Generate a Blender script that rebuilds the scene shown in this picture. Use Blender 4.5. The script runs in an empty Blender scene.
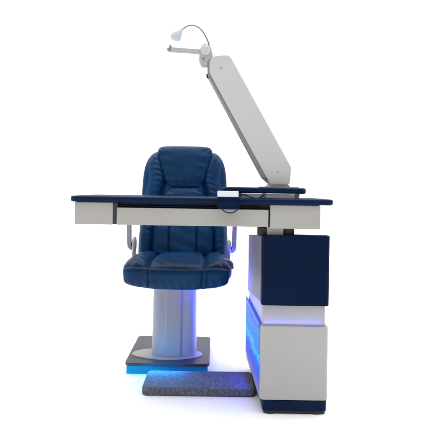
import bpy, bmesh, math, random
from mathutils import Vector, Matrix
random.seed(7)
sc = bpy.context.scene
COL = sc.collection
R = math.radians

# ------------------------------------------------------------------ camera geometry (metres)
CAM_Y, CAM_Z, FPX, ROLL = -2.0, 0.817, 548.0, R(0.9)
def P(px, py, Y=0.0):
    """measurement of the photograph -> metres at the real distance Y"""
    a, b = px - 215.0, 190.0 - py
    x = a*math.cos(ROLL) - b*math.sin(ROLL)
    z = a*math.sin(ROLL) + b*math.cos(ROLL)
    s = (Y - CAM_Y)/FPX
    return Vector((x*s, Y, CAM_Z + z*s))

# ------------------------------------------------------------------ materials
def mat(name, col, rough=.5, metal=0., bump=0., bscale=200., var=0., vscale=6., coat=0., spec=.5,
        emit=None, estr=0., alpha=1., trans=0., rvar=0.):
    m = bpy.data.materials.new(name); m.use_nodes = True
    nt = m.node_tree; N = nt.nodes; L = nt.links; b = N['Principled BSDF']
    b.inputs['Base Color'].default_value = (*col, 1); b.inputs['Roughness'].default_value = rough
    b.inputs['Metallic'].default_value = metal; b.inputs['Coat Weight'].default_value = coat
    b.inputs['Specular IOR Level'].default_value = spec
    b.inputs['Transmission Weight'].default_value = trans
    if emit: b.inputs['Emission Color'].default_value = (*emit, 1); b.inputs['Emission Strength'].default_value = estr
    tc = N.new('ShaderNodeTexCoord')
    if var or rvar:
        n = N.new('ShaderNodeTexNoise'); n.inputs['Scale'].default_value = vscale; n.inputs['Detail'].default_value = 6
        L.new(tc.outputs['Object'], n.inputs['Vector'])
        if var:
            r = N.new('ShaderNodeMapRange'); r.inputs[1].default_value = .3; r.inputs[2].default_value = .7
            r.inputs[3].default_value = 1-var; r.inputs[4].default_value = 1+var
            L.new(n.outputs['Fac'], r.inputs[0])
            mx = N.new('ShaderNodeVectorMath'); mx.operation = 'SCALE'; mx.inputs[0].default_value = col
            L.new(r.outputs[0], mx.inputs['Scale']); L.new(mx.outputs[0], b.inputs['Base Color'])
        if rvar:
            r2 = N.new('ShaderNodeMapRange'); r2.inputs[3].default_value = max(.02, rough-rvar); r2.inputs[4].default_value = rough+rvar
            L.new(n.outputs['Fac'], r2.inputs[0]); L.new(r2.outputs[0], b.inputs['Roughness'])
    if bump:
        n = N.new('ShaderNodeTexNoise'); n.inputs['Scale'].default_value = bscale; n.inputs['Detail'].default_value = 4
        L.new(tc.outputs['Object'], n.inputs['Vector'])
        bp = N.new('ShaderNodeBump'); bp.inputs['Strength'].default_value = bump; bp.inputs['Distance'].default_value = .002
        L.new(n.outputs['Fac'], bp.inputs['Height']); L.new(bp.outputs[0], b.inputs['Normal'])
    return m

M = {}
M['paint']   = mat('cream_paint', (.40,.39,.385), .45, bump=.10, bscale=420, var=.04, vscale=5, rvar=.08)
M['side']    = mat('shaded_housing_side_paint', (.20,.185,.20), .5, bump=.10, bscale=420, var=.06, vscale=7)  # darker grey: the shade on the housing side is put into the colour
M['beam']    = mat('table_frame_paint', (.37,.358,.332), .45, bump=.10, bscale=420, var=.04, vscale=5, rvar=.08)
M['arm']     = mat('arm_paint', (.50,.50,.49), .40, bump=.08, bscale=500, var=.02, vscale=4, rvar=.06)
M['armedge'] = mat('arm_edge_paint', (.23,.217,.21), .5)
M['navy']    = mat('navy_laminate', (.0025,.012,.045), .45, bump=.08, bscale=350, var=.12, vscale=7, rvar=.08, spec=.08)
M['navyp']   = mat('navy_gloss_panel', (.0012,.0085,.034), .5, bump=.04, bscale=300, var=.10, vscale=5, rvar=.06, spec=.06)
M['black']   = mat('black_plastic', (.012,.012,.016), .5, bump=.1)
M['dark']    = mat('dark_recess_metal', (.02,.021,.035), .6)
M['metal']   = mat('brushed_steel', (.55,.56,.58), .3, metal=1., rvar=.1, vscale=40)
M['chairmetal'] = mat('satin_chair_metal', (.22,.23,.27), .38, metal=.6)
M['pole']    = mat('pole_paint', (.40,.395,.43), .42, bump=.05, var=.03)
M['polestrip'] = mat('pole_cover_paint', (.39,.37,.355), .5, bump=.08)
M['plate']   = mat('base_plate_metal', (.04,.04,.055), .42, bump=.15, bscale=260, var=.15, vscale=20)
M['white']   = mat('white_plastic', (.68,.69,.76), .4)
M['cable']   = mat('cable_rubber', (.012,.013,.02), .45)
M['frost']   = mat('frosted_lamp_glass', (.47,.52,.58), .5, spec=.2)
M['led']     = mat('blue_led', (.02,.08,.6), .4, emit=(.004,.075,.72), estr=1., spec=.1)
M['ledthin'] = mat('dim_blue_led', (.1,.12,.5), .4, emit=(.16,.17,.62), estr=.8)
M['ledcyan'] = mat('cyan_led', (.01,.04,.07), .4, emit=(.0,.25,.62), estr=1., spec=.1)
M['ledblue'] = mat('blue_base_led', (.01,.05,.2), .5, emit=(.004,.06,.36), estr=1., spec=.1)
M['floor']   = mat('white_studio_floor', (.93,.93,.93), .9, spec=.1)

def leather():
    m = bpy.data.materials.new('navy_leather'); m.use_nodes = True
    nt = m.node_tree; N = nt.nodes; L = nt.links; b = N['Principled BSDF']
    tc = N.new('ShaderNodeTexCoord')
    n = N.new('ShaderNodeTexNoise'); n.inputs['Scale'].default_value = 9; n.inputs['Detail'].default_value = 5
    cr = N.new('ShaderNodeValToRGB'); cr.color_ramp.elements[0].position = .3; cr.color_ramp.elements[1].position = .75
    cr.color_ramp.elements[0].color = (.0015,.027,.084,1); cr.color_ramp.elements[1].color = (.0025,.044,.128,1)
    L.new(tc.outputs['Object'], n.inputs['Vector']); L.new(n.outputs['Fac'], cr.inputs[0]); L.new(cr.outputs[0], b.inputs['Base Color'])
    b.inputs['Roughness'].default_value = .44; b.inputs['Specular IOR Level'].default_value = .17
    v = N.new('ShaderNodeTexVoronoi'); v.inputs['Scale'].default_value = 330
    n2 = N.new('ShaderNodeTexNoise'); n2.inputs['Scale'].default_value = 28; n2.inputs['Detail'].default_value = 5
    ad = N.new('ShaderNodeMath'); ad.operation = 'MULTIPLY_ADD'; ad.inputs[1].default_value = .18
    L.new(tc.outputs['Object'], v.inputs['Vector']); L.new(tc.outputs['Object'], n2.inputs['Vector'])
    L.new(v.outputs['Distance'], ad.inputs[0]); L.new(n2.outputs['Fac'], ad.inputs[2])
    bp = N.new('ShaderNodeBump'); bp.inputs['Strength'].default_value = .45; bp.inputs['Distance'].default_value = .004
    L.new(ad.outputs[0], bp.inputs['Height']); L.new(bp.outputs[0], b.inputs['Normal'])
    return m
M['leather'] = leather()

def granite():
    m = bpy.data.materials.new('grey_speckled_platform'); m.use_nodes = True
    nt = m.node_tree; N = nt.nodes; L = nt.links; b = N['Principled BSDF']
    tc = N.new('ShaderNodeTexCoord')
    n = N.new('ShaderNodeTexNoise'); n.inputs['Scale'].default_value = 95; n.inputs['Detail'].default_value = 10
    n.inputs['Roughness'].default_value = .7; n.inputs['Distortion'].default_value = .4
    cr = N.new('ShaderNodeValToRGB'); e = cr.color_ramp.elements
    e[0].position = .35; e[0].color = (.06,.065,.085,1); e[1].position = .70; e[1].color = (.19,.20,.25,1)
    L.new(tc.outputs['Object'], n.inputs['Vector']); L.new(n.outputs['Fac'], cr.inputs[0]); L.new(cr.outputs[0], b.inputs['Base Color'])
    b.inputs['Roughness'].default_value = .85; b.inputs['Specular IOR Level'].default_value = .15
    n2 = N.new('ShaderNodeTexNoise'); n2.inputs['Scale'].default_value = 90; n2.inputs['Detail'].default_value = 6
    L.new(tc.outputs['Object'], n2.inputs['Vector'])
    bp = N.new('ShaderNodeBump'); bp.inputs['Strength'].default_value = .6; bp.inputs['Distance'].default_value = .003
    L.new(n2.outputs['Fac'], bp.inputs['Height']); L.new(bp.outputs[0], b.inputs['Normal'])
    return m
M['granite'] = granite()

def glowpanel():
    """translucent side panel with blue LEDs behind it: the light is uneven because the LEDs sit in spots"""
    m = bpy.data.materials.new('backlit_blue_panel'); m.use_nodes = True
    nt = m.node_tree; N = nt.nodes; L = nt.links; b = N['Principled BSDF']
    tc = N.new('ShaderNodeTexCoord')
    n = N.new('ShaderNodeTexNoise'); n.inputs['Scale'].default_value = 14; n.inputs['Detail'].default_value = 5; n.inputs['Distortion'].default_value = 1.0
    mp = N.new('ShaderNodeMapping'); mp.inputs['Scale'].default_value = (1,.6,2.2)
    L.new(tc.outputs['Object'], mp.inputs[0]); L.new(mp.outputs[0], n.inputs['Vector'])
    sp = N.new('ShaderNodeSeparateXYZ'); L.new(tc.outputs['Object'], sp.inputs[0])
    ma = N.new('ShaderNodeMath'); ma.operation = 'MULTIPLY_ADD'; ma.inputs[1].default_value = .11        # uneven lamps behind the sheet
    L.new(n.outputs['Fac'], ma.inputs[0]); L.new(sp.outputs['Z'], ma.inputs[2])
    mr = N.new('ShaderNodeMapRange'); mr.inputs[1].default_value = -.055; mr.inputs[2].default_value = .195
    L.new(ma.outputs[0], mr.inputs[0])
    cr = N.new('ShaderNodeValToRGB'); e = cr.color_ramp.elements
    e[0].position = .0; e[0].color = (.22,.19,.62,1); e[1].position = 1.; e[1].color = (.08,.14,.80,1)
    for p_, c_ in ((.22,(.06,.10,.80,1)),(.38,(.015,.17,.92,1)),(.455,(.05,.42,1,1)),(.475,(.12,.62,1.0,1)),(.50,(.04,.36,.98,1)),(.56,(.07,.60,1.0,1)),(.62,(.03,.27,.9,1)),(.85,(.09,.30,.85,1))):
        k = e.new(p_); k.color = c_
    L.new(mr.outputs[0], cr.inputs[0])
    L.new(cr.outputs[0], b.inputs['Emission Color']); b.inputs['Emission Strength'].default_value = .85
    b.inputs['Base Color'].default_value = (.03,.05,.12,1); b.inputs['Roughness'].default_value = .6; b.inputs['Specular IOR Level'].default_value = .08
    return m
M['glow'] = glowpanel()

# ------------------------------------------------------------------ mesh helpers
def obj(name, bm, m, parent=None, smooth=True, origin=None, ang=40):
    me = bpy.data.meshes.new(name)
    bmesh.ops.recalc_face_normals(bm, faces=bm.faces)
    if origin is not None:
        for v in bm.verts: v.co -= Vector(origin)
    bm.to_mesh(me); bm.free()
    o = bpy.data.objects.new(name, me); COL.objects.link(o)
    if m: me.materials.append(m)
    if smooth:
        for p in me.polygons: p.use_smooth = True
        me.set_sharp_from_angle(angle=R(ang))
    if origin is not None: o.location = origin
    if smooth and len(me.vertices) < 2500:
        wn = o.modifiers.new('wn','WEIGHTED_NORMAL'); wn.keep_sharp = True; wn.weight = 100
    if parent:
        o.parent = parent
        off = Vector((0,0,0)); q = parent
        while q: off += q.location; q = q.parent
        o.location = o.location - off if origin is not None else -off
    return o
def thing(name, label, cat, loc, group=None):
    o = bpy.data.objects.new(name, None); COL.objects.link(o); o.location = loc; o.empty_display_size = .1
    o['label'] = label; o['category'] = cat
    if group: o['group'] = group
    return o
def join(bm, other):
    me = bpy.data.meshes.new('t'); other.to_mesh(me); other.free(); bm.from_mesh(me); bpy.data.meshes.remove(me)
def box(x0,x1,y0,y1,z0,z1, bev=.002, seg=3, bm=None):
    b = bmesh.new()
    vs = [b.verts.new((x,y,z)) for z in (z0,z1) for (x,y) in ((x0,y0),(x1,y0),(x1,y1),(x0,y1))]
    for f in ((0,3,2,1),(4,5,6,7),(0,1,5,4),(1,2,6,5),(2,3,7,6),(3,0,4,7)): b.faces.new([vs[i] for i in f])
    if bev: bmesh.ops.bevel(b, geom=b.edges[:], offset=bev, segments=seg, profile=.5, affect='EDGES', clamp_overlap=True)
    if bm is None: return b
    join(bm, b); return bm
def rbox(x0,x1,y0,y1,z0,z1, r=.02, bev=.002, taper=None, bm=None, n=8):
    """box with rounded vertical corners; taper = function(x,y,z)->(x,y,z)"""
    b = bmesh.new(); pts = []
    for cx,cy,a0 in ((x1-r,y0+r,-90),(x1-r,y1-r,0),(x0+r,y1-r,90),(x0+r,y0+r,180)):
        for i in range(n+1):
            a = R(a0+90*i/n); pts.append((cx+r*math.cos(a), cy+r*math.sin(a)))
    lo = [b.verts.new((x,y,z0)) for x,y in pts]; f = b.faces.new(lo)
    hi = bmesh.ops.extrude_face_region(b, geom=[f])
    vs = [g for g in hi['geom'] if isinstance(g, bmesh.types.BMVert)]
    for v in vs: v.co.z = z1
    if bev:
        ed = [e for e in b.edges if abs(e.verts[0].co.z-e.verts[1].co.z) < 1e-6]
        bmesh.ops.bevel(b, geom=ed, offset=bev, segments=3, profile=.5, affect='EDGES')
    if taper:
        for v in b.verts: v.co = Vector(taper(*v.co))
    if bm is None: return b
    join(bm, b); return bm
def prism(pts, y0, y1, bev=.004, bm=None):
    """outline in (x,z) extruded along Y"""
    b = bmesh.new()
    f = b.faces.new([b.verts.new((x,y0,z)) for x,z in pts])
    e = bmesh.ops.extrude_face_region(b, geom=[f])
    for v in e['geom']:
        if isinstance(v, bmesh.types.BMVert): v.co.y = y1
    if bev:
        ed = [e for e in b.edges if abs(e.verts[0].co.y-e.verts[1].co.y) < 1e-6]
        bmesh.ops.bevel(b, geom=ed, offset=bev, segments=4, profile=.5, affect='EDGES')
    if bm is None: return b
    join(bm, b); return bm
def rounded(pts, rs, n=7):
    """round the corners of a polygon"""
    out = []; k = len(pts)
    if not hasattr(rs, '__len__'): rs = [rs]*k
    for i in range(k):
        p, a, c = Vector(pts[i]), Vector(pts[i-1]), Vector(pts[(i+1)%k])
        r = rs[i]
        if r <= 0: out.append(tuple(p)); continue
        u = (a-p).normalized(); w = (c-p).normalized()
        d = min(r/math.tan(u.angle(w)/2), (a-p).length*.49, (c-p).length*.49)
        s, e = p+u*d, p+w*d
        for j in range(n+1):
            t = j/n; out.append(tuple(s*(1-t)**2 + p*2*t*(1-t) + e*t*t))
    return out
def cr(pts, n=8):
    pts = [Vector(p) for p in pts]; q = [pts[0]*2-pts[1]]+pts+[pts[-1]*2-pts[-2]]; out = []
    for i in range(1, len(q)-2):
        a,b,c,d = q[i-1:i+3]
        for j in range(n):
            t = j/n
            out.append(.5*((2*b)+(c-a)*t+(2*a-5*b+4*c-d)*t*t+(3*b-a-3*c+d)*t**3))
    out.append(pts[-1]); return out
def tube(pts, r, sides=12, bm=None, sm=8, cap=True):
    b = bmesh.new(); P_ = cr(pts, sm) if sm > 1 else [Vector(p) for p in pts]
    rings = []; up = None
    for i, p in enumerate(P_):
        t = (P_[min(i+1,len(P_)-1)]-P_[max(i-1,0)]).normalized()
        if up is None: up = t.orthogonal().normalized()
        up = (up - t*up.dot(t)).normalized(); s = t.cross(up)
        rr = r(i/(len(P_)-1)) if callable(r) else r
        rings.append([b.verts.new(p+(up*math.cos(2*math.pi*k/sides)+s*math.sin(2*math.pi*k/sides))*rr) for k in range(sides)])
    for A,B in zip(rings, rings[1:]):
        for k in range(sides): b.faces.new((A[k],A[(k+1)%sides],B[(k+1)%sides],B[k]))
    if cap: b.faces.new(rings[0][::-1]); b.faces.new(rings[-1])
    if bm is None: return b
    join(bm, b); return bm
def cyl(c, axis, r, h, bm=None, sides=28, bev=.001):
    """cylinder centred at c along axis, bevelled rims"""
    a = Vector(axis).normalized(); c = Vector(c)
    pr = [(-h/2, r-bev), (-h/2+bev, r), (h/2-bev, r), (h/2, r-bev)]
    b = bmesh.new(); u = a.orthogonal().normalized(); w = a.cross(u); rings = []
    for z, rr in pr:
        rings.append([b.verts.new(c+a*z+(u*math.cos(2*math.pi*k/sides)+w*math.sin(2*math.pi*k/sides))*rr) for k in range(sides)])
    for A,B in zip(rings, rings[1:]):
        for k in range(sides): b.faces.new((A[k],A[(k+1)%sides],B[(k+1)%sides],B[k]))
    b.faces.new(rings[0][::-1]); b.faces.new(rings[-1])
    if bm is None: return b
    join(bm, b); return bm

def puff(shape, tf, tb, nu=90, nv=90, k=6., p=5., q=2.2, disp=None):
    """closed upholstery cushion. shape(a,b)->(pos, normal), a,b in [-1,1]; tf/tb front/back swell; disp(a,b)->extra swell, metres"""
    b = bmesh.new(); F = {}; B = {}
    def sp(i, n):
        t = -1+2*i/n; return math.copysign(1-(1-abs(t))**1.6, t)
    for i in range(nu+1):
        for j in range(nv+1):
            u, v = sp(i,nu), sp(j,nv)
            m_ = max(abs(u),abs(v),1e-6); k_ = max(1, (abs(u)/m_)**k+(abs(v)/m_)**k)**(-1/k)
            k_ = 1+(k_-1)*m_*m_; a, c = u*k_, v*k_
            e = (max(0,1-abs(u)**p)*max(0,1-abs(v)**p))**(1/q)
            pos, n = shape(a, c); d = disp(a,c) if disp else 0
            edge = i in (0,nu) or j in (0,nv)
            F[i,j] = b.verts.new(pos+n*(tf*e + d*min(1,e*1.5)))
            B[i,j] = F[i,j] if edge else b.verts.new(pos-n*tb*e)
    for i in range(nu):
        for j in range(nv):
            b.faces.new((F[i,j],F[i+1,j],F[i+1,j+1],F[i,j+1]))
            q4 = (B[i,j],B[i,j+1],B[i+1,j+1],B[i+1,j])
            if len({x for x in q4} & {F[i,j],F[i+1,j],F[i+1,j+1],F[i,j+1]}) < 4: b.faces.new(q4)
    return b
def g(x, w): return math.exp(-(x/w)**2)
def lerp(a,b,t): return a+(b-a)*t

# ------------------------------------------------------------------ the setting
b = bmesh.new(); bmesh.ops.create_circle(b, cap_ends=True, cap_tris=False, radius=60, segments=96)
fl = obj('floor', b, M['floor'], smooth=False); fl['kind'] = 'structure'

# ================================================================== INSTRUMENT STAND (cabinet, table, tray, arm)
stand = thing('examination_table', 'white and navy optical examination table with pedestal cabinet, drawer and slanting instrument arm', 'examination table', (.29,.25,0))

# ---- cabinet
zt = P(295,235.6).z; zb = P(295,305.8).z; zl = P(295,326.8).z; zp = P(295,400.8).z
XL, XR = P(260.2,360).x, P(328.4,360).x
def flare(x,y,z):                 # the left flank opens slightly towards the rear
    t = max(0,min(1,(y-.02)/.5)); s = max(0,min(1,(XR-x)/(XR-XL)))
    return (x - .021*t*s, y, z)
def flare_top(x,y,z):
    x,y,z = flare(x,y,z); t = max(0,min(1,(y-.02)/.5))
    if z > .5: z -= .036*t
    else: z -= .045*t
    return (x,y,z)
cab = obj('cabinet', rbox(XL, XR, .0, .52, zp+.001, zl, r=.018, bev=.004, taper=flare), M['paint'], stand, origin=(.29,.25,.18))
obj('recessed_collar', rbox(XL+.006, XR-.010, .012, .50, zl-.004, zb+.03, r=.014, bev=.001, taper=flare), M['paint'], stand, origin=(.29,.25,.35))
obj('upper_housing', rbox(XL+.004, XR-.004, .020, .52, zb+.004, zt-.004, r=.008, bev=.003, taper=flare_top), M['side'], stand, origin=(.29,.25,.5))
obj('front_panel', rbox(XL+.001, XR, -.004, .060, zb, zt, r=.016, bev=.003), M['navyp'], stand, origin=(.29,0,.5))
obj('plinth', rbox(P(262.4,405).x, XR-.003, .004, .36, .012, zp+.0005, r=.014, bev=.003), M['navy'], stand, origin=(.29,.2,.03))
for (fx, fy) in ((XL+.04,.03),(XR-.04,.03),(XL+.04,.32),(XR-.04,.32)):
    obj('foot', cyl((fx,fy,.0065), (0,0,1), .024, .013), M['black'], stand, origin=(fx,fy,.006))
rb = rbox(P(263.5,408).x, XR-.006, .010, .35, .003, .0125, r=.012, bev=.001); obj('skirt', rb, M['black'], stand, origin=(.29,.2,.008))
# lighting of the cabinet: strip along the rim and backlit flank
def flank(Y): return flare(XL, Y, .2)[0]
b = bmesh.new(); y0, y1 = .022, .515
def wall_strip(z00, z01, z10, z11, t=.003, ya=y0, yb=y1):
    bb = bmesh.new()
    c = [(flank(ya),ya,z00),(flank(yb),yb,z10),(flank(yb),yb,z11),(flank(ya),ya,z01)]
    A = [bb.verts.new((x+.001,y,z)) for x,y,z in c]; B = [bb.verts.new((x-t,y,z)) for x,y,z in c]
    bb.faces.new(A); bb.faces.new(B[::-1])
    for i in range(4): bb.faces.new((A[i],A[(i+1)%4],B[(i+1)%4],B[i]))
    bmesh.ops.bevel(bb, geom=bb.edges[:], offset=.0008, segments=2, affect='EDGES')
    return bb
obj('light_strip', wall_strip(zl-.013, zl+.006, zl-.010, zl+.009, .005), M['led'], stand, origin=(.15,.27,.3))
obj('side_light_panel', wall_strip(zp+.03, zl-.0145, zp+.03, zl-.0115, .003), M['glow'], stand, origin=(.15,.27,.18))
obj('front_light_strip', box(XL+.014, XR-.010, .0085, .0115, zl+.0005, zl+.0035, .0005), M['ledthin'], stand, origin=(.29,.01,.32))

# ---- column and rollers between cabinet and table
kz = P(275,229).z
obj('support_bracket', box(P(267,230,.02).x, P(283.5,230,.02).x, .02, .30, zt-.012, P(270,227).z, .0015), M['beam'], stand, origin=(.23,.1,.66))
for xx, w in ((262.5,4.2),(289.5,5.0)):
    c = P(xx, 231, .03)
    obj('support_post', box(c.x-w/274, c.x+w/274, .03, .09, zt-.006, c.z+.012, .002), M['black'], stand, origin=c)

# ---- table
TZ0, TZ1 = P(202,203.6).z, P(202,197.6).z       # navy top
TZ1 = max(TZ1, TZ0+.018)
xa, xb = P(69.4,199).x, P(334.2,204).x
def soft(bm_): return bm_
tt = rbox(xa, xb, -.012, .43, TZ0, TZ1, r=.035, bev=.0075)
top = obj('tabletop', tt, M['navy'], stand, origin=(0,.2,TZ0))
def seg(x0,x1,y0px,y1px,Y=0.):
    a = P((x0+x1)/2,y0px,Y); c = P((x0+x1)/2,y1px,Y)
    return P(x0,(y0px+y1px)/2,Y).x, P(x1,(y0px+y1px)/2,Y).x, c.z, a.z
x0,x1,z0,z1 = seg(74.6,112.8,203,224.4); z1 = TZ0-.0005
bz = z0
fr = obj('end_box', box(x0,x1,.0,.41,z0,z1,.003), M['beam'], stand, origin=(x0,.2,z0))
x2,x3,z0,z1 = seg(116.4,268.6,208.6,226.0); dz1 = z1
dr = obj('drawer', box(x2,x3,.003,.40,bz,dz1,.002), M['beam'], stand, origin=(x2,.2,z0))
x4,x5,z0,z1 = seg(270.2,320.4,206,229.0)
obj('end_box', box(x4,x5,.0,.41,z0,TZ0-.0005,.003), M['beam'], stand, origin=(x4,.2,z0))
b = box(x1-.002, x4+.004, .035, .39, dz1+.0012, TZ0-.0008, .0005)
box(x1-.0015, x2+.0035, .004, .03, bz+.001, TZ0-.001, .0008, bm=b)
obj('drawer_frame', b, M['dark'], stand, origin=(0,.2,.74))
obj('drawer_runner', box(P(119,206,.01).x, P(262,206,.01).x, .012, .034, dz1+.0045, dz1+.0078, .0005), M['navy'], stand, origin=(0,.02,.74))

# ---- swivelling instrument tray on the table
ta, tb_ = P(222,190,.04), P(307,190,.04)
tz1, tz0 = P(265,187.6,.04).z, P(265,193.4,.04).z
tray = obj('instrument_tray', rbox(ta.x, tb_.x, .03, .36, tz0, tz1, r=.04, bev=.007), M['navy'], stand, origin=(.2,.2,tz0))
obj('turntable_plate', rbox(P(233,197,.05).x, P(298,197,.05).x, .045, .32, TZ1+.0005, tz0-.003, r=.02, bev=.001), M['white'], stand, origin=(.2,.2,TZ1))
for xx in (240, 264, 297):
    c = P(xx,196,.05); b = cyl((c.x,.05,(TZ1+tz0)/2), (0,0,1), .0075, tz0-TZ1-.0006, bev=.001)
    cyl((c.x,.05,tz0-.004), (0,0,1), .011, .004, bm=b)
    obj('levelling_foot', b, M['armedge'], stand, origin=(c.x,.05,TZ1))
cz = TZ1+.005
obj('tray_cable', tube([P(236,196,.045),P(244,194.8,.04),P(250,196.8,.035),P(256,198.2,.035),P(260,197.6,.04),P(264,195.0,.045),P(270,195.5,.05)], .0019), M['cable'], stand, origin=(.12,.04,cz))

# ---- slanting instrument arm
YA = .10
def xz(px,py,Y=YA): v = P(px,py,Y); return (v.x, v.z)
face = [xz(209.6,56.0), xz(229.4,54.6), xz(291.4,167.6), xz(289.6,184.6), xz(270.0,184.2), xz(209.4,72.4)]
arm = obj('instrument_arm', prism(rounded(face,[.034,.026,.036,.010,.012,.014]), YA, YA+.055, .003), M['arm'], stand, origin=(.1,YA,1.0))
back = [xz(207.2,60), xz(212,57), xz(229,58), xz(285,167), xz(282,184), xz(269.5,183.6), xz(262.8,177.5), xz(207.6,74.5)]
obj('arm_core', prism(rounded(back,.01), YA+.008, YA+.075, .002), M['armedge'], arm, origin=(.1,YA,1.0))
for (sx,sy) in ((221,68),(278,171)):
    c = P(sx,sy,YA-.0005); b = cyl(c,(0,1,0),.0042,.004)
    cyl(c-Vector((0,.002,0)),(0,1,0),.0018,.0015,bm=b, sides=6, bev=.0003)
    obj('screw', b, M['metal'], arm, origin=c)
c = P(208.6,76,YA+.03); obj('limit_knob', cyl(c,(1,.0,.25),.0085,.016,bev=.002), M['navy'], arm, origin=c)
c = P(266.5,178.5,YA+.02); obj('pivot_bolt', cyl(c,(0,1,0),.005,.03), M['black'], arm, origin=c)
neck = [xz(269.5,181), xz(288,181), xz(288.6,184.5), xz(292,187.7), xz(264,187.7), xz(268.8,184.5)]
b = prism(neck, YA+.012, YA+.062, .002)
obj('arm_neck', b, M['arm'], stand, origin=(.2,YA,.83))
obj('neck_flange', rbox(P(260,187.2,YA).x, P(299,187.2,YA).x, YA-.01, YA+.10, tz1+.0003, tz1+.004, r=.012, bev=.001), M['arm'], stand, origin=(.2,YA,tz1))

# ---- head of the arm: knuckle, chart rod, gooseneck lamp
YH = YA+.03
kn = prism(rounded([xz(199.6,54,YH), xz(201,48,YH), xz(205,44.6,YH), xz(210.6,48,YH), xz(213,57,YH), xz(209.5,66,YH), xz(201.5,66.6,YH), xz(199.4,62,YH)],.009), YH-.02, YH+.02, .0015)
k = obj('knuckle', kn, M['paint'], stand, origin=P(205,56,YH))
cyl_c = P(205.6,51.6,YH); obj('hinge_cap', cyl(cyl_c+Vector((0,-.021,0)),(0,1,0),.019,.012,bev=.003), M['arm'], k, origin=cyl_c)
c = P(203.2,59.2,YH-.021); b = cyl(c,(0,1,0),.0062,.010,bev=.0015); obj('clamp_screw', b, M['metal'], k, origin=c)
r = prism(rounded([xz(171,47.8,YH), xz(203,50.2,YH), xz(203,54.0,YH), xz(171.6,51.8,YH)],.004), YH-.010, YH+.010, .0015)
rod = obj('hanging_rod', r, M['paint'], stand, origin=P(187,51,YH))
t = prism(rounded([xz(166.8,49.4,YH), xz(169.2,47.8,YH), xz(169.8,44.8,YH), xz(171.3,45.6,YH), xz(172.0,47.6,YH), xz(172.5,51.4,YH), xz(168.5,51.2,YH)],0), YH-.007, YH+.007, .0008)
obj('rod_tip', t, M['armedge'], rod, origin=P(169,49,YH))
gp = [P(209.4,49,YH), P(208.7,44,YH), P(206.7,38.5,YH), P(203,32,YH), P(198.4,27.4,YH), P(192.8,25.2,YH), P(187,26.3,YH), P(182.4,29.4,YH), P(180,31.5,YH)]
gn = obj('gooseneck', tube(gp, .0026, sides=14), M['chairmetal'], stand, origin=gp[0])
obj('gooseneck_socket', tube([P(209.6,50,YH),P(209.0,46,YH)], .0055, sm=1), M['arm'], gn, origin=gp[0])
hd = [P(181.4,30.2,YH), P(179.2,32.4,YH), P(177.4,34.6,YH), P(176,36.6,YH), P(175,38.6,YH), P(174.4,40.2,YH)]
def hr(t): return (.006+.0145*math.sin(min(1,t/.62)*math.pi/2)) if t < .62 else .0205*math.sqrt(max(.02,1-((t-.62)/.42)**2))
lh = obj('lamp_head', tube(hd, hr, sides=32), M['frost'], stand, origin=hd[2])
obj('lamp_cap', tube([P(182.4,29.2,YH),P(180.4,31.2,YH)], lambda t: .0036+.003*t, sm=1, sides=20), M['arm'], lh, origin=hd[0])

# ================================================================== CONTROL BOX on the table edge + its cable
x0,x1,_,_ = seg(217.2,239.4,197,208.6,-.03)
z0 = P(228,208.8,-.03).z
cb = thing('control_box', 'small navy control box with white top lid clipped to the table edge', 'control box', ((x0+x1)/2,-.03,z0))
obj('housing', box(x0,x1,-.052,-.0135,z0,P(228,197.2,-.05).z,.0025), M['navyp'], cb, origin=((x0+x1)/2,-.03,z0))
zc = P(228,197.2,-.05).z
obj('lid', box(x0+.0003,x1-.004,-.050,.02,max(zc,TZ1)+.0004,P(228,190.9,-.05).z,.0025), M['white'], cb, origin=((x0+x1)/2,-.02,zc))
obj('label_plate', box(x0+.012,x1-.012,-.0528,-.0515,z0+.012,z0+.020,.0004), M['navy'], cb, origin=((x0+x1)/2,-.05,z0))
lp = [P(221.5,208,-.035),P(223,210.2,-.035),P(226,212.2,-.035),P(230,213.0,-.035),P(234,212.2,-.035),P(237,210,-.035),P(237.6,207.6,-.035)]
obj('cable_loop', tube(lp, .0022), M['cable'], cb, origin=lp[3])

# ================================================================== PLATFORM
zP = .034
pf = rbox(P(141.4,393,.163).x, P(254,393,.163).x+.006, .163, .372, .0, zP, r=.022, bev=.007)
bmesh.ops.subdivide_edges(pf, edges=pf.edges[:], cuts=1)
po = obj('floor_platform', pf, M['granite'], origin=(0,.27,0))
po['label'] = 'low mottled grey platform joining the chair base to the cabinet'; po['category'] = 'platform'

# ================================================================== CHAIR
CX = -.198
chair = thing('examination_chair', 'navy leather padded examination chair on a wide grey pedestal behind the table', 'chair', (CX,.6,zP))
# base plate
plz0, plz1 = .037, .0505
obj('base_plate', rbox(-.386,-.012,.41,.865,plz0,plz1,r=.026,bev=.003), M['plate'], chair, origin=(CX,.63,plz0))
# light strip below plate, standing on platform; overhanging end goes lower
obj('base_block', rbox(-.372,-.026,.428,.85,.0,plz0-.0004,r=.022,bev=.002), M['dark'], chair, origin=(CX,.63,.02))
b = rbox(-.379,-.020,.420,.4275,.0005,plz0-.0006,r=.003,bev=.001)
box(-.3795,-.3725,.428,.60,.0005,plz0-.0006,.001,bm=b)
nt = M['ledcyan'].node_tree; tcn = nt.nodes.new('ShaderNodeTexCoord'); sx_ = nt.nodes.new('ShaderNodeSeparateXYZ'); crn = nt.nodes.new('ShaderNodeValToRGB')
mp = nt.nodes.new('ShaderNodeMapRange'); mp.inputs[1].default_value = -.07; mp.inputs[2].default_value = .13      # a strip that changes colour along its length
crn.color_ramp.elements[0].color = (.0,.27,.64,1); crn.color_ramp.elements[1].color = (.003,.07,.24,1)
nt.links.new(tcn.outputs['Object'], sx_.inputs[0]); nt.links.new(sx_.outputs['X'], mp.inputs[0]); nt.links.new(mp.outputs[0], crn.inputs[0])
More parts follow.
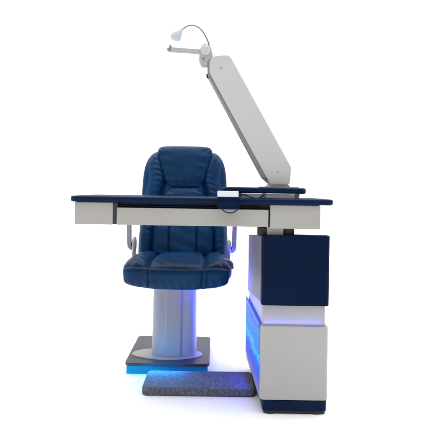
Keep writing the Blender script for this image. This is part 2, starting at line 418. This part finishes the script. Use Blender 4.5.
nt.links.new(crn.outputs[0], nt.nodes['Principled BSDF'].inputs['Emission Color'])
obj('base_light_strip', b, M['ledcyan'], chair, origin=(-.3,.42,plz0))
# column
cxp = P(174.6,330,.56).x
def colm(x,y,z):
    s = 1+.05*max(0,(.33-z)/.28)**1.5
    return (cxp+(x-cxp)*s, y, z)
zc1 = .43
cb_ = rbox(cxp-.098, cxp+.098, .50, .66, plz1+.004, zc1, r=.036, bev=.002, n=12)
bmesh.ops.bisect_plane(cb_, geom=cb_.verts[:]+cb_.edges[:]+cb_.faces[:], plane_co=(0,0,.2), plane_no=(0,0,1))
bmesh.ops.bisect_plane(cb_, geom=cb_.verts[:]+cb_.edges[:]+cb_.faces[:], plane_co=(0,0,.12), plane_no=(0,0,1))
for v in cb_.verts: v.co = Vector(colm(*v.co))
col = obj('column', cb_, M['pole'], chair, origin=(cxp,.58,.06))
obj('column_cover', rbox(cxp-.041, cxp+.037, .490, .56, plz1+.006, zc1-.02, r=.010, bev=.002), M['polestrip'], col, origin=(cxp,.5,.06))
obj('column_head', rbox(cxp-.075, cxp+.085, .47, .70, zc1-.035, zc1+.02, r=.03, bev=.003), M['dark'], chair, origin=(cxp,.58,zc1))
b = bmesh.new(); n = 64; ea, eb = .163, .085
c0 = P(167.6,355,.56); prof = [(1.,0),(1.,.003),(.985,.005),(.9,.0062),(.3,.0068)]
rings = [[b.verts.new((c0.x+ea*s*math.cos(2*math.pi*i/n), .545+eb*s*math.sin(2*math.pi*i/n), plz1+.0003+h)) for i in range(n)] for s,h in prof]
for A,B in zip(rings,rings[1:]):
    for i in range(n): b.faces.new((A[i],A[(i+1)%n],B[(i+1)%n],B[i]))
b.faces.new(rings[0][::-1]); b.faces.new(rings[-1])
obj('column_flange', b, M['polestrip'], chair, origin=(c0.x,.545,plz1))

# seat --------------------------------------------------------------
SX = P(175.6,270,.3).x
def seat_shape(a, c):
    Y = .318 + (c+1)/2*.44
    hw = .241 - .018*max(0,c)                                     # slightly narrower behind
    # scalloped front: the centre panel sits forward of the bolsters
    if c < 0: Y -= .018*(1-min(1,(abs(a)/.62)**6))*(-c)**2
    Y += .030*max(0,abs(a)-.55)*max(0,-c)
    z = .452 - .010*(1-a*a)*max(0,-c) + .004
    return Vector((SX+a*hw, Y, z)), Vector((0,0,1))
def seat_disp(a, c):
    d = 0
    for s in (-.50,.50): d -= .018*g(a-s,.045)
    d += .012*math.cos(min(1,abs(abs(a)-.76)/.25)*math.pi/2) if abs(a) > .5 else .008*(1-(a/.5)**2)
    d += .0014*math.sin(c*26+a*9)*g(abs(a)-.52,.12) + .0010*math.sin(c*17+a*31)
    return d
obj('seat_cushion', puff(seat_shape, .050, .050, nu=120, nv=90, k=6, p=7, q=2.6, disp=seat_disp), M['leather'], chair, origin=(SX,.55,.41))
def band_shape(a,c):     # front boxing of the seat, hangs below the top panels
    ang = a
    Y = .325 + .014*abs(a)**3 - .014*(1-min(1,(abs(a)/.6)**6))
    return Vector((SX+a*(.226+.004*c), Y, .446 + c*.044 - .007*(1-a*a))), Vector((0,-1,0))
def band_disp(a,c):
    d = 0
    for s in (-.50,.50): d -= .007*g(a-s,.020)
    return d + .0012*math.sin(a*40+c*3)*g(c+.6,.5)
obj('seat_front', puff(band_shape, .030, .04, nu=120, nv=40, k=5, p=5, q=2.4, disp=band_disp), M['leather'], chair, origin=(SX,.33,.42))
obj('seat_pan', rbox(SX-.15, SX+.15, .40, .72, .408, .43, r=.03, bev=.004), M['dark'], chair, origin=(SX,.55,.42))

# backrest ----------------------------------------------------------
BX = P(184,200,.75).x
def bk(z): # recline
    return .735 + .16*max(0,(z-.5))
zB0, zB1 = .40, P(184,151,.83).z
nrm = Vector((0,-1,.16)).normalized()
def shell_shape(a,c):
    t = (c+1)/2; z = lerp(zB0,zB1,t)
    hw = .222 - .008*t - .024*max(0,(t-.55)/.45)**2 + .003*math.sin(t*9)
    z += -.014*abs(a)**3*max(0,c)**2
    return Vector((BX+a*hw, bk(z), z)), nrm
def inner(z):            # half width of the centre panels at a height
    pts = [(.40,.150),(.60,.145),(.70,.128),(.80,.110),(.865,.094),(.93,.108),(1.00,.136),(1.1,.138)]
    for (z0,w0),(z1,w1) in zip(pts,pts[1:]):
        if z0 <= z <= z1: return lerp(w0,w1,(z-z0)/(z1-z0))
    return .12
def shell_disp(a,c):
    t = (c+1)/2; z = lerp(zB0,zB1,t); x = abs(a)*.215; w = inner(z); d = 0
    s = x-w
    if s > 0:
        d += .020*math.sin(min(1,s/.085)*math.pi)**.8 if s < .085 else 0
        wr = math.sin(z*215+math.sin(a*11+z*14)*1.6+(1.3 if a > 0 else 0))
        d += .0040*wr*g(s-.012,.036)*(.5+.5*math.sin(z*23+(2 if a>0 else 0)))*(1 if z > .6 else .5)
    d -= .016*g(s,.010)
    return d
bkrest = obj('backrest', puff(shell_shape, .042, .050, nu=150, nv=170, k=8, p=6, q=2.4, disp=shell_disp), M['leather'], chair, origin=(BX,.8,.5))
def quad(zlo, zhi, wlo, whi, off, bul=0., wmid=0.):
    def f(a,c):
        t = (c+1)/2; z = lerp(zlo,zhi,t)
        w = lerp(wlo,whi,t)+wmid*math.sin(t*math.pi)
        z += bul*(1-a*a)*c
        return Vector((BX+a*w, bk(z)-off, z)), nrm
    return f
hz0, hz1 = P(185,187.5,.76).z, P(185,147.2,.80).z
def head_disp(a,c):
    return (.0022*math.sin(c*13+a*2.5)*g(abs(a)-.9,.35) + .0016*math.sin(a*17+c*4)*g(c+.8,.35) - .004*g(c+.80,.06))
obj('headrest', puff(quad(hz0,hz1,.088,.143,.034,.003,.006), .034, .03, nu=90, nv=80, k=8, p=4.5, q=2.2, disp=head_disp), M['leather'], bkrest, origin=(BX,.75,.9))
lz1 = hz0-.001; lz0 = P(185,222,.74).z
def lum_disp(a,c):
    return .0024*math.sin(c*19+a*3)*g(abs(a)-.95,.4)+.0012*math.sin(a*14)*g(c-.9,.3)
obj('lumbar_cushion', puff(quad(lz0,lz1,.150,.090,.030,.003,.003), .036, .03, nu=90, nv=80, k=7, p=4, q=2.2, disp=lum_disp), M['leather'], bkrest, origin=(BX,.74,.7))
def low_disp(a,c):
    d = -.010*g(a-.45,.03)-.010*g(a+.45,.03)
    return d+.0015*math.sin(c*9+a*6)
obj('lower_cushion', puff(quad(.470,lz0-.001,.148,.152,.030,.002,.002), .026, .03, nu=110, nv=60, k=9, p=5, q=2.2, disp=low_disp), M['leather'], bkrest, origin=(BX,.72,.55))

# armrests ------------------------------------------------------------
def armrest(s):
    if s < 0: xo = P(129.4,235,.60).x; xi = P(134.6,250,.66).x; zlow = P(129,248.5,.60).z
    else:     xo = P(234.2,235,.60).x; xi = P(229.0,250,.66).x; zlow = P(234,252,.60).z
    zt_ = .728
    b = bmesh.new()
    pts = [Vector((xo+.014*s,.44,zt_)), Vector((xo+.012*s,.50,zt_)), Vector((xo+.010*s,.57,zt_-.006)), Vector((xo+.006*s,.60,zt_-.04)), Vector((xo+.002*s,.605,zt_-.09)), Vector((xo+.001*s,.612,zlow+.030)), Vector((xo-.003*s,.618,zlow+.012)), Vector((xo-.012*s,.622,zlow+.005)), Vector((xi-.004*s,.63,zlow+.008))]
    P_ = cr(pts, 8); rings = []
    for i, p in enumerate(P_):                     # flat bar section
        t = (P_[min(i+1,len(P_)-1)]-P_[max(i-1,0)]).normalized()
        sx = Vector((1,0,0)); u = t.cross(sx).normalized(); sx = u.cross(t).normalized()
        hw, hh = .0105, .015
        rings.append([b.verts.new(p+sx*hw*c_*(.92 if k_%2 else 1)+u*hh*d_*(.92 if k_%2 else 1)) for k_,(c_,d_) in enumerate(((1,.55),(.85,.9),(-.85,.9),(-1,.55),(-1,-.55),(-.85,-.9),(.85,-.9),(1,-.55)))])
    for A,B in zip(rings,rings[1:]):
        for i in range(8): b.faces.new((A[i],A[(i+1)%8],B[(i+1)%8],B[i]))
    b.faces.new(rings[0][::-1]); b.faces.new(rings[-1])
    arm_ = obj('armrest', b, M['chairmetal'], chair, origin=(xo,.6,zlow))
    def padf(a,c): return Vector((xo+.014*s+a*.030, .575+c*.135, zt_+.018)), Vector((0,0,1))
    obj('arm_pad', puff(padf,.017,.012,nu=24,nv=50,k=3,p=4,q=2.2), M['leather'], arm_, origin=(xo,.57,zt_))
    # bracket: rounded hinge housing and the stay to the seat
    hx0, hx1 = sorted((xo+(-.011 if s>0 else .011), xi-.012*s))
    b = bmesh.new(); bmesh.ops.create_uvsphere(b, u_segments=32, v_segments=20, radius=1)
    for v in b.verts:
        q_ = v.co; sg = lambda t: math.copysign(abs(t)**.75, t)
        v.co = Vector(((hx0+hx1)/2+sg(q_.x)*(hx1-hx0)*.5, .63+sg(q_.y)*.038, zlow+.018+sg(q_.z)*.036))
    obj('arm_hinge', b, M['pole'], arm_, origin=(xi,.63,zlow))
    e2 = Vector((xi-.004*s,.60,.435))
    b = tube([Vector((xi,.64,zlow+.01)), Vector((xi-.003*s,.62,zlow-.03)), Vector((xi-.006*s,.60,zlow-.07)), e2+Vector((.0,.0,-.005)), e2+Vector((-.05*s,.0,-.017))], .0085, sides=14)
    obj('arm_stay', b, M['chairmetal'], arm_, origin=(xi,.62,.45))
armrest(-1); armrest(1)

# seat recline lever at the right, seen beside the seat edge
c = P(231.5,262,.45)
lv = tube([c+Vector((-.06,.03,.01)), c+Vector((-.02,.01,.006)), c+Vector((-.002,0,-.006)), c+Vector((.001,-.002,-.030))], lambda t:.005+.005*t, sides=16)
obj('recline_lever', lv, M['chairmetal'], chair, origin=c)

# ------------------------------------------------------------------ light
w = bpy.data.worlds.new('World'); sc.world = w; w.use_nodes = True
nt = w.node_tree; N = nt.nodes; L = nt.links; bg = N['Background']
tc = N.new('ShaderNodeTexCoord'); sp = N.new('ShaderNodeSeparateXYZ'); mr = N.new('ShaderNodeMapRange')
mr.inputs[1].default_value = -.25; mr.inputs[2].default_value = .25; mr.inputs[3].default_value = .10; mr.inputs[4].default_value = 1.06
m2 = N.new('ShaderNodeMapRange'); m2.inputs[1].default_value = .45; m2.inputs[2].default_value = .9; m2.inputs[3].default_value = 0; m2.inputs[4].default_value = 2.1
ad = N.new('ShaderNodeMath'); ad.operation = 'ADD'
L.new(tc.outputs['Generated'], sp.inputs[0]); L.new(sp.outputs['Y'], mr.inputs[0]); L.new(sp.outputs['Z'], m2.inputs[0])
L.new(mr.outputs[0], ad.inputs[0]); L.new(m2.outputs[0], ad.inputs[1]); L.new(ad.outputs[0], bg.inputs['Strength'])
bg.inputs['Color'].default_value = (1,1,1,1)

def area(name, loc, target, size, energy, col=(1,1,1), sy=None):
    l = bpy.data.lights.new(name,'AREA'); l.energy = energy; l.color = col; l.size = size
    if sy: l.shape = 'RECTANGLE'; l.size_y = sy
    o = bpy.data.objects.new(name,l); COL.objects.link(o); o.location = loc
    o.rotation_euler = (Vector(target)-Vector(loc)).to_track_quat('-Z','Y').to_euler(); return o
area('overhead_added_fill', (-.3,.3,3.4), (-.3,.3,0), 3.6, 45)  # added lamp out of view, there to keep the floor white
area('front_added_fill', (-1.8,-2.6,2.4), (0,.3,.7), 1.2, 6, (1,.97,.93))  # added lamp out of view, gives the flat lighting some highlights
# the light thrown by the blue LEDs of the cabinet flank
area('cabinet_led_light', (.115,.60,.24), (-.4,.60,.30), .16, 1.7, (.015,.04,1.0), .12)
def point(name, loc, e, col, rad):
    l = bpy.data.lights.new(name,'POINT'); l.energy = e; l.color = col; l.shadow_soft_size = rad
    o = bpy.data.objects.new(name,l); COL.objects.link(o); o.location = loc
point('base_led_light', (-.255,.365,.072), .28, (.0,.42,1.0), .012)
point('base_led_light', (-.165,.365,.072), .16, (.0,.25,1.0), .012)
area('base_led_light', (-.215,.375,.085), (-.215,.285,.0), .18, .55, (.0,.40,1.0), .02)
area('panel_led_light', (.130,.24,.10), (-.1,.22,.035), .20, .35, (.06,.07,1.0), .10)
area('recess_led_light', (.140,.24,zl+.014), (.19,.24,zl+.06), .40, .16, (.05,.09,1.0), .008)
area('strip_led_light', (.124,.45,.335), (.02,.56,.62), .16, 2.6, (.012,.035,1.0), .03)
area('rim_led_light', (.29,.004,zl+.006), (.29,-.02,zb+.3), .22, .07, (.12,.14,1.0), .004)

# ------------------------------------------------------------------ camera
cam = bpy.data.cameras.new('camera'); co = bpy.data.objects.new('camera', cam); COL.objects.link(co)
co.location = (0,CAM_Y,CAM_Z)
co.matrix_world = Matrix.Translation(co.location) @ Matrix.Rotation(R(90),4,'X') @ Matrix.Rotation(ROLL,4,'Z')
cam.sensor_width = 36; cam.lens = 36*FPX/430; cam.shift_y = -25/430; cam.clip_end = 500
sc.camera = co
sc.view_settings.view_transform = 'Standard'; sc.view_settings.look = 'None'; sc.view_settings.exposure = 0; sc.view_settings.gamma = 1
sc.cycles.max_bounces = 8
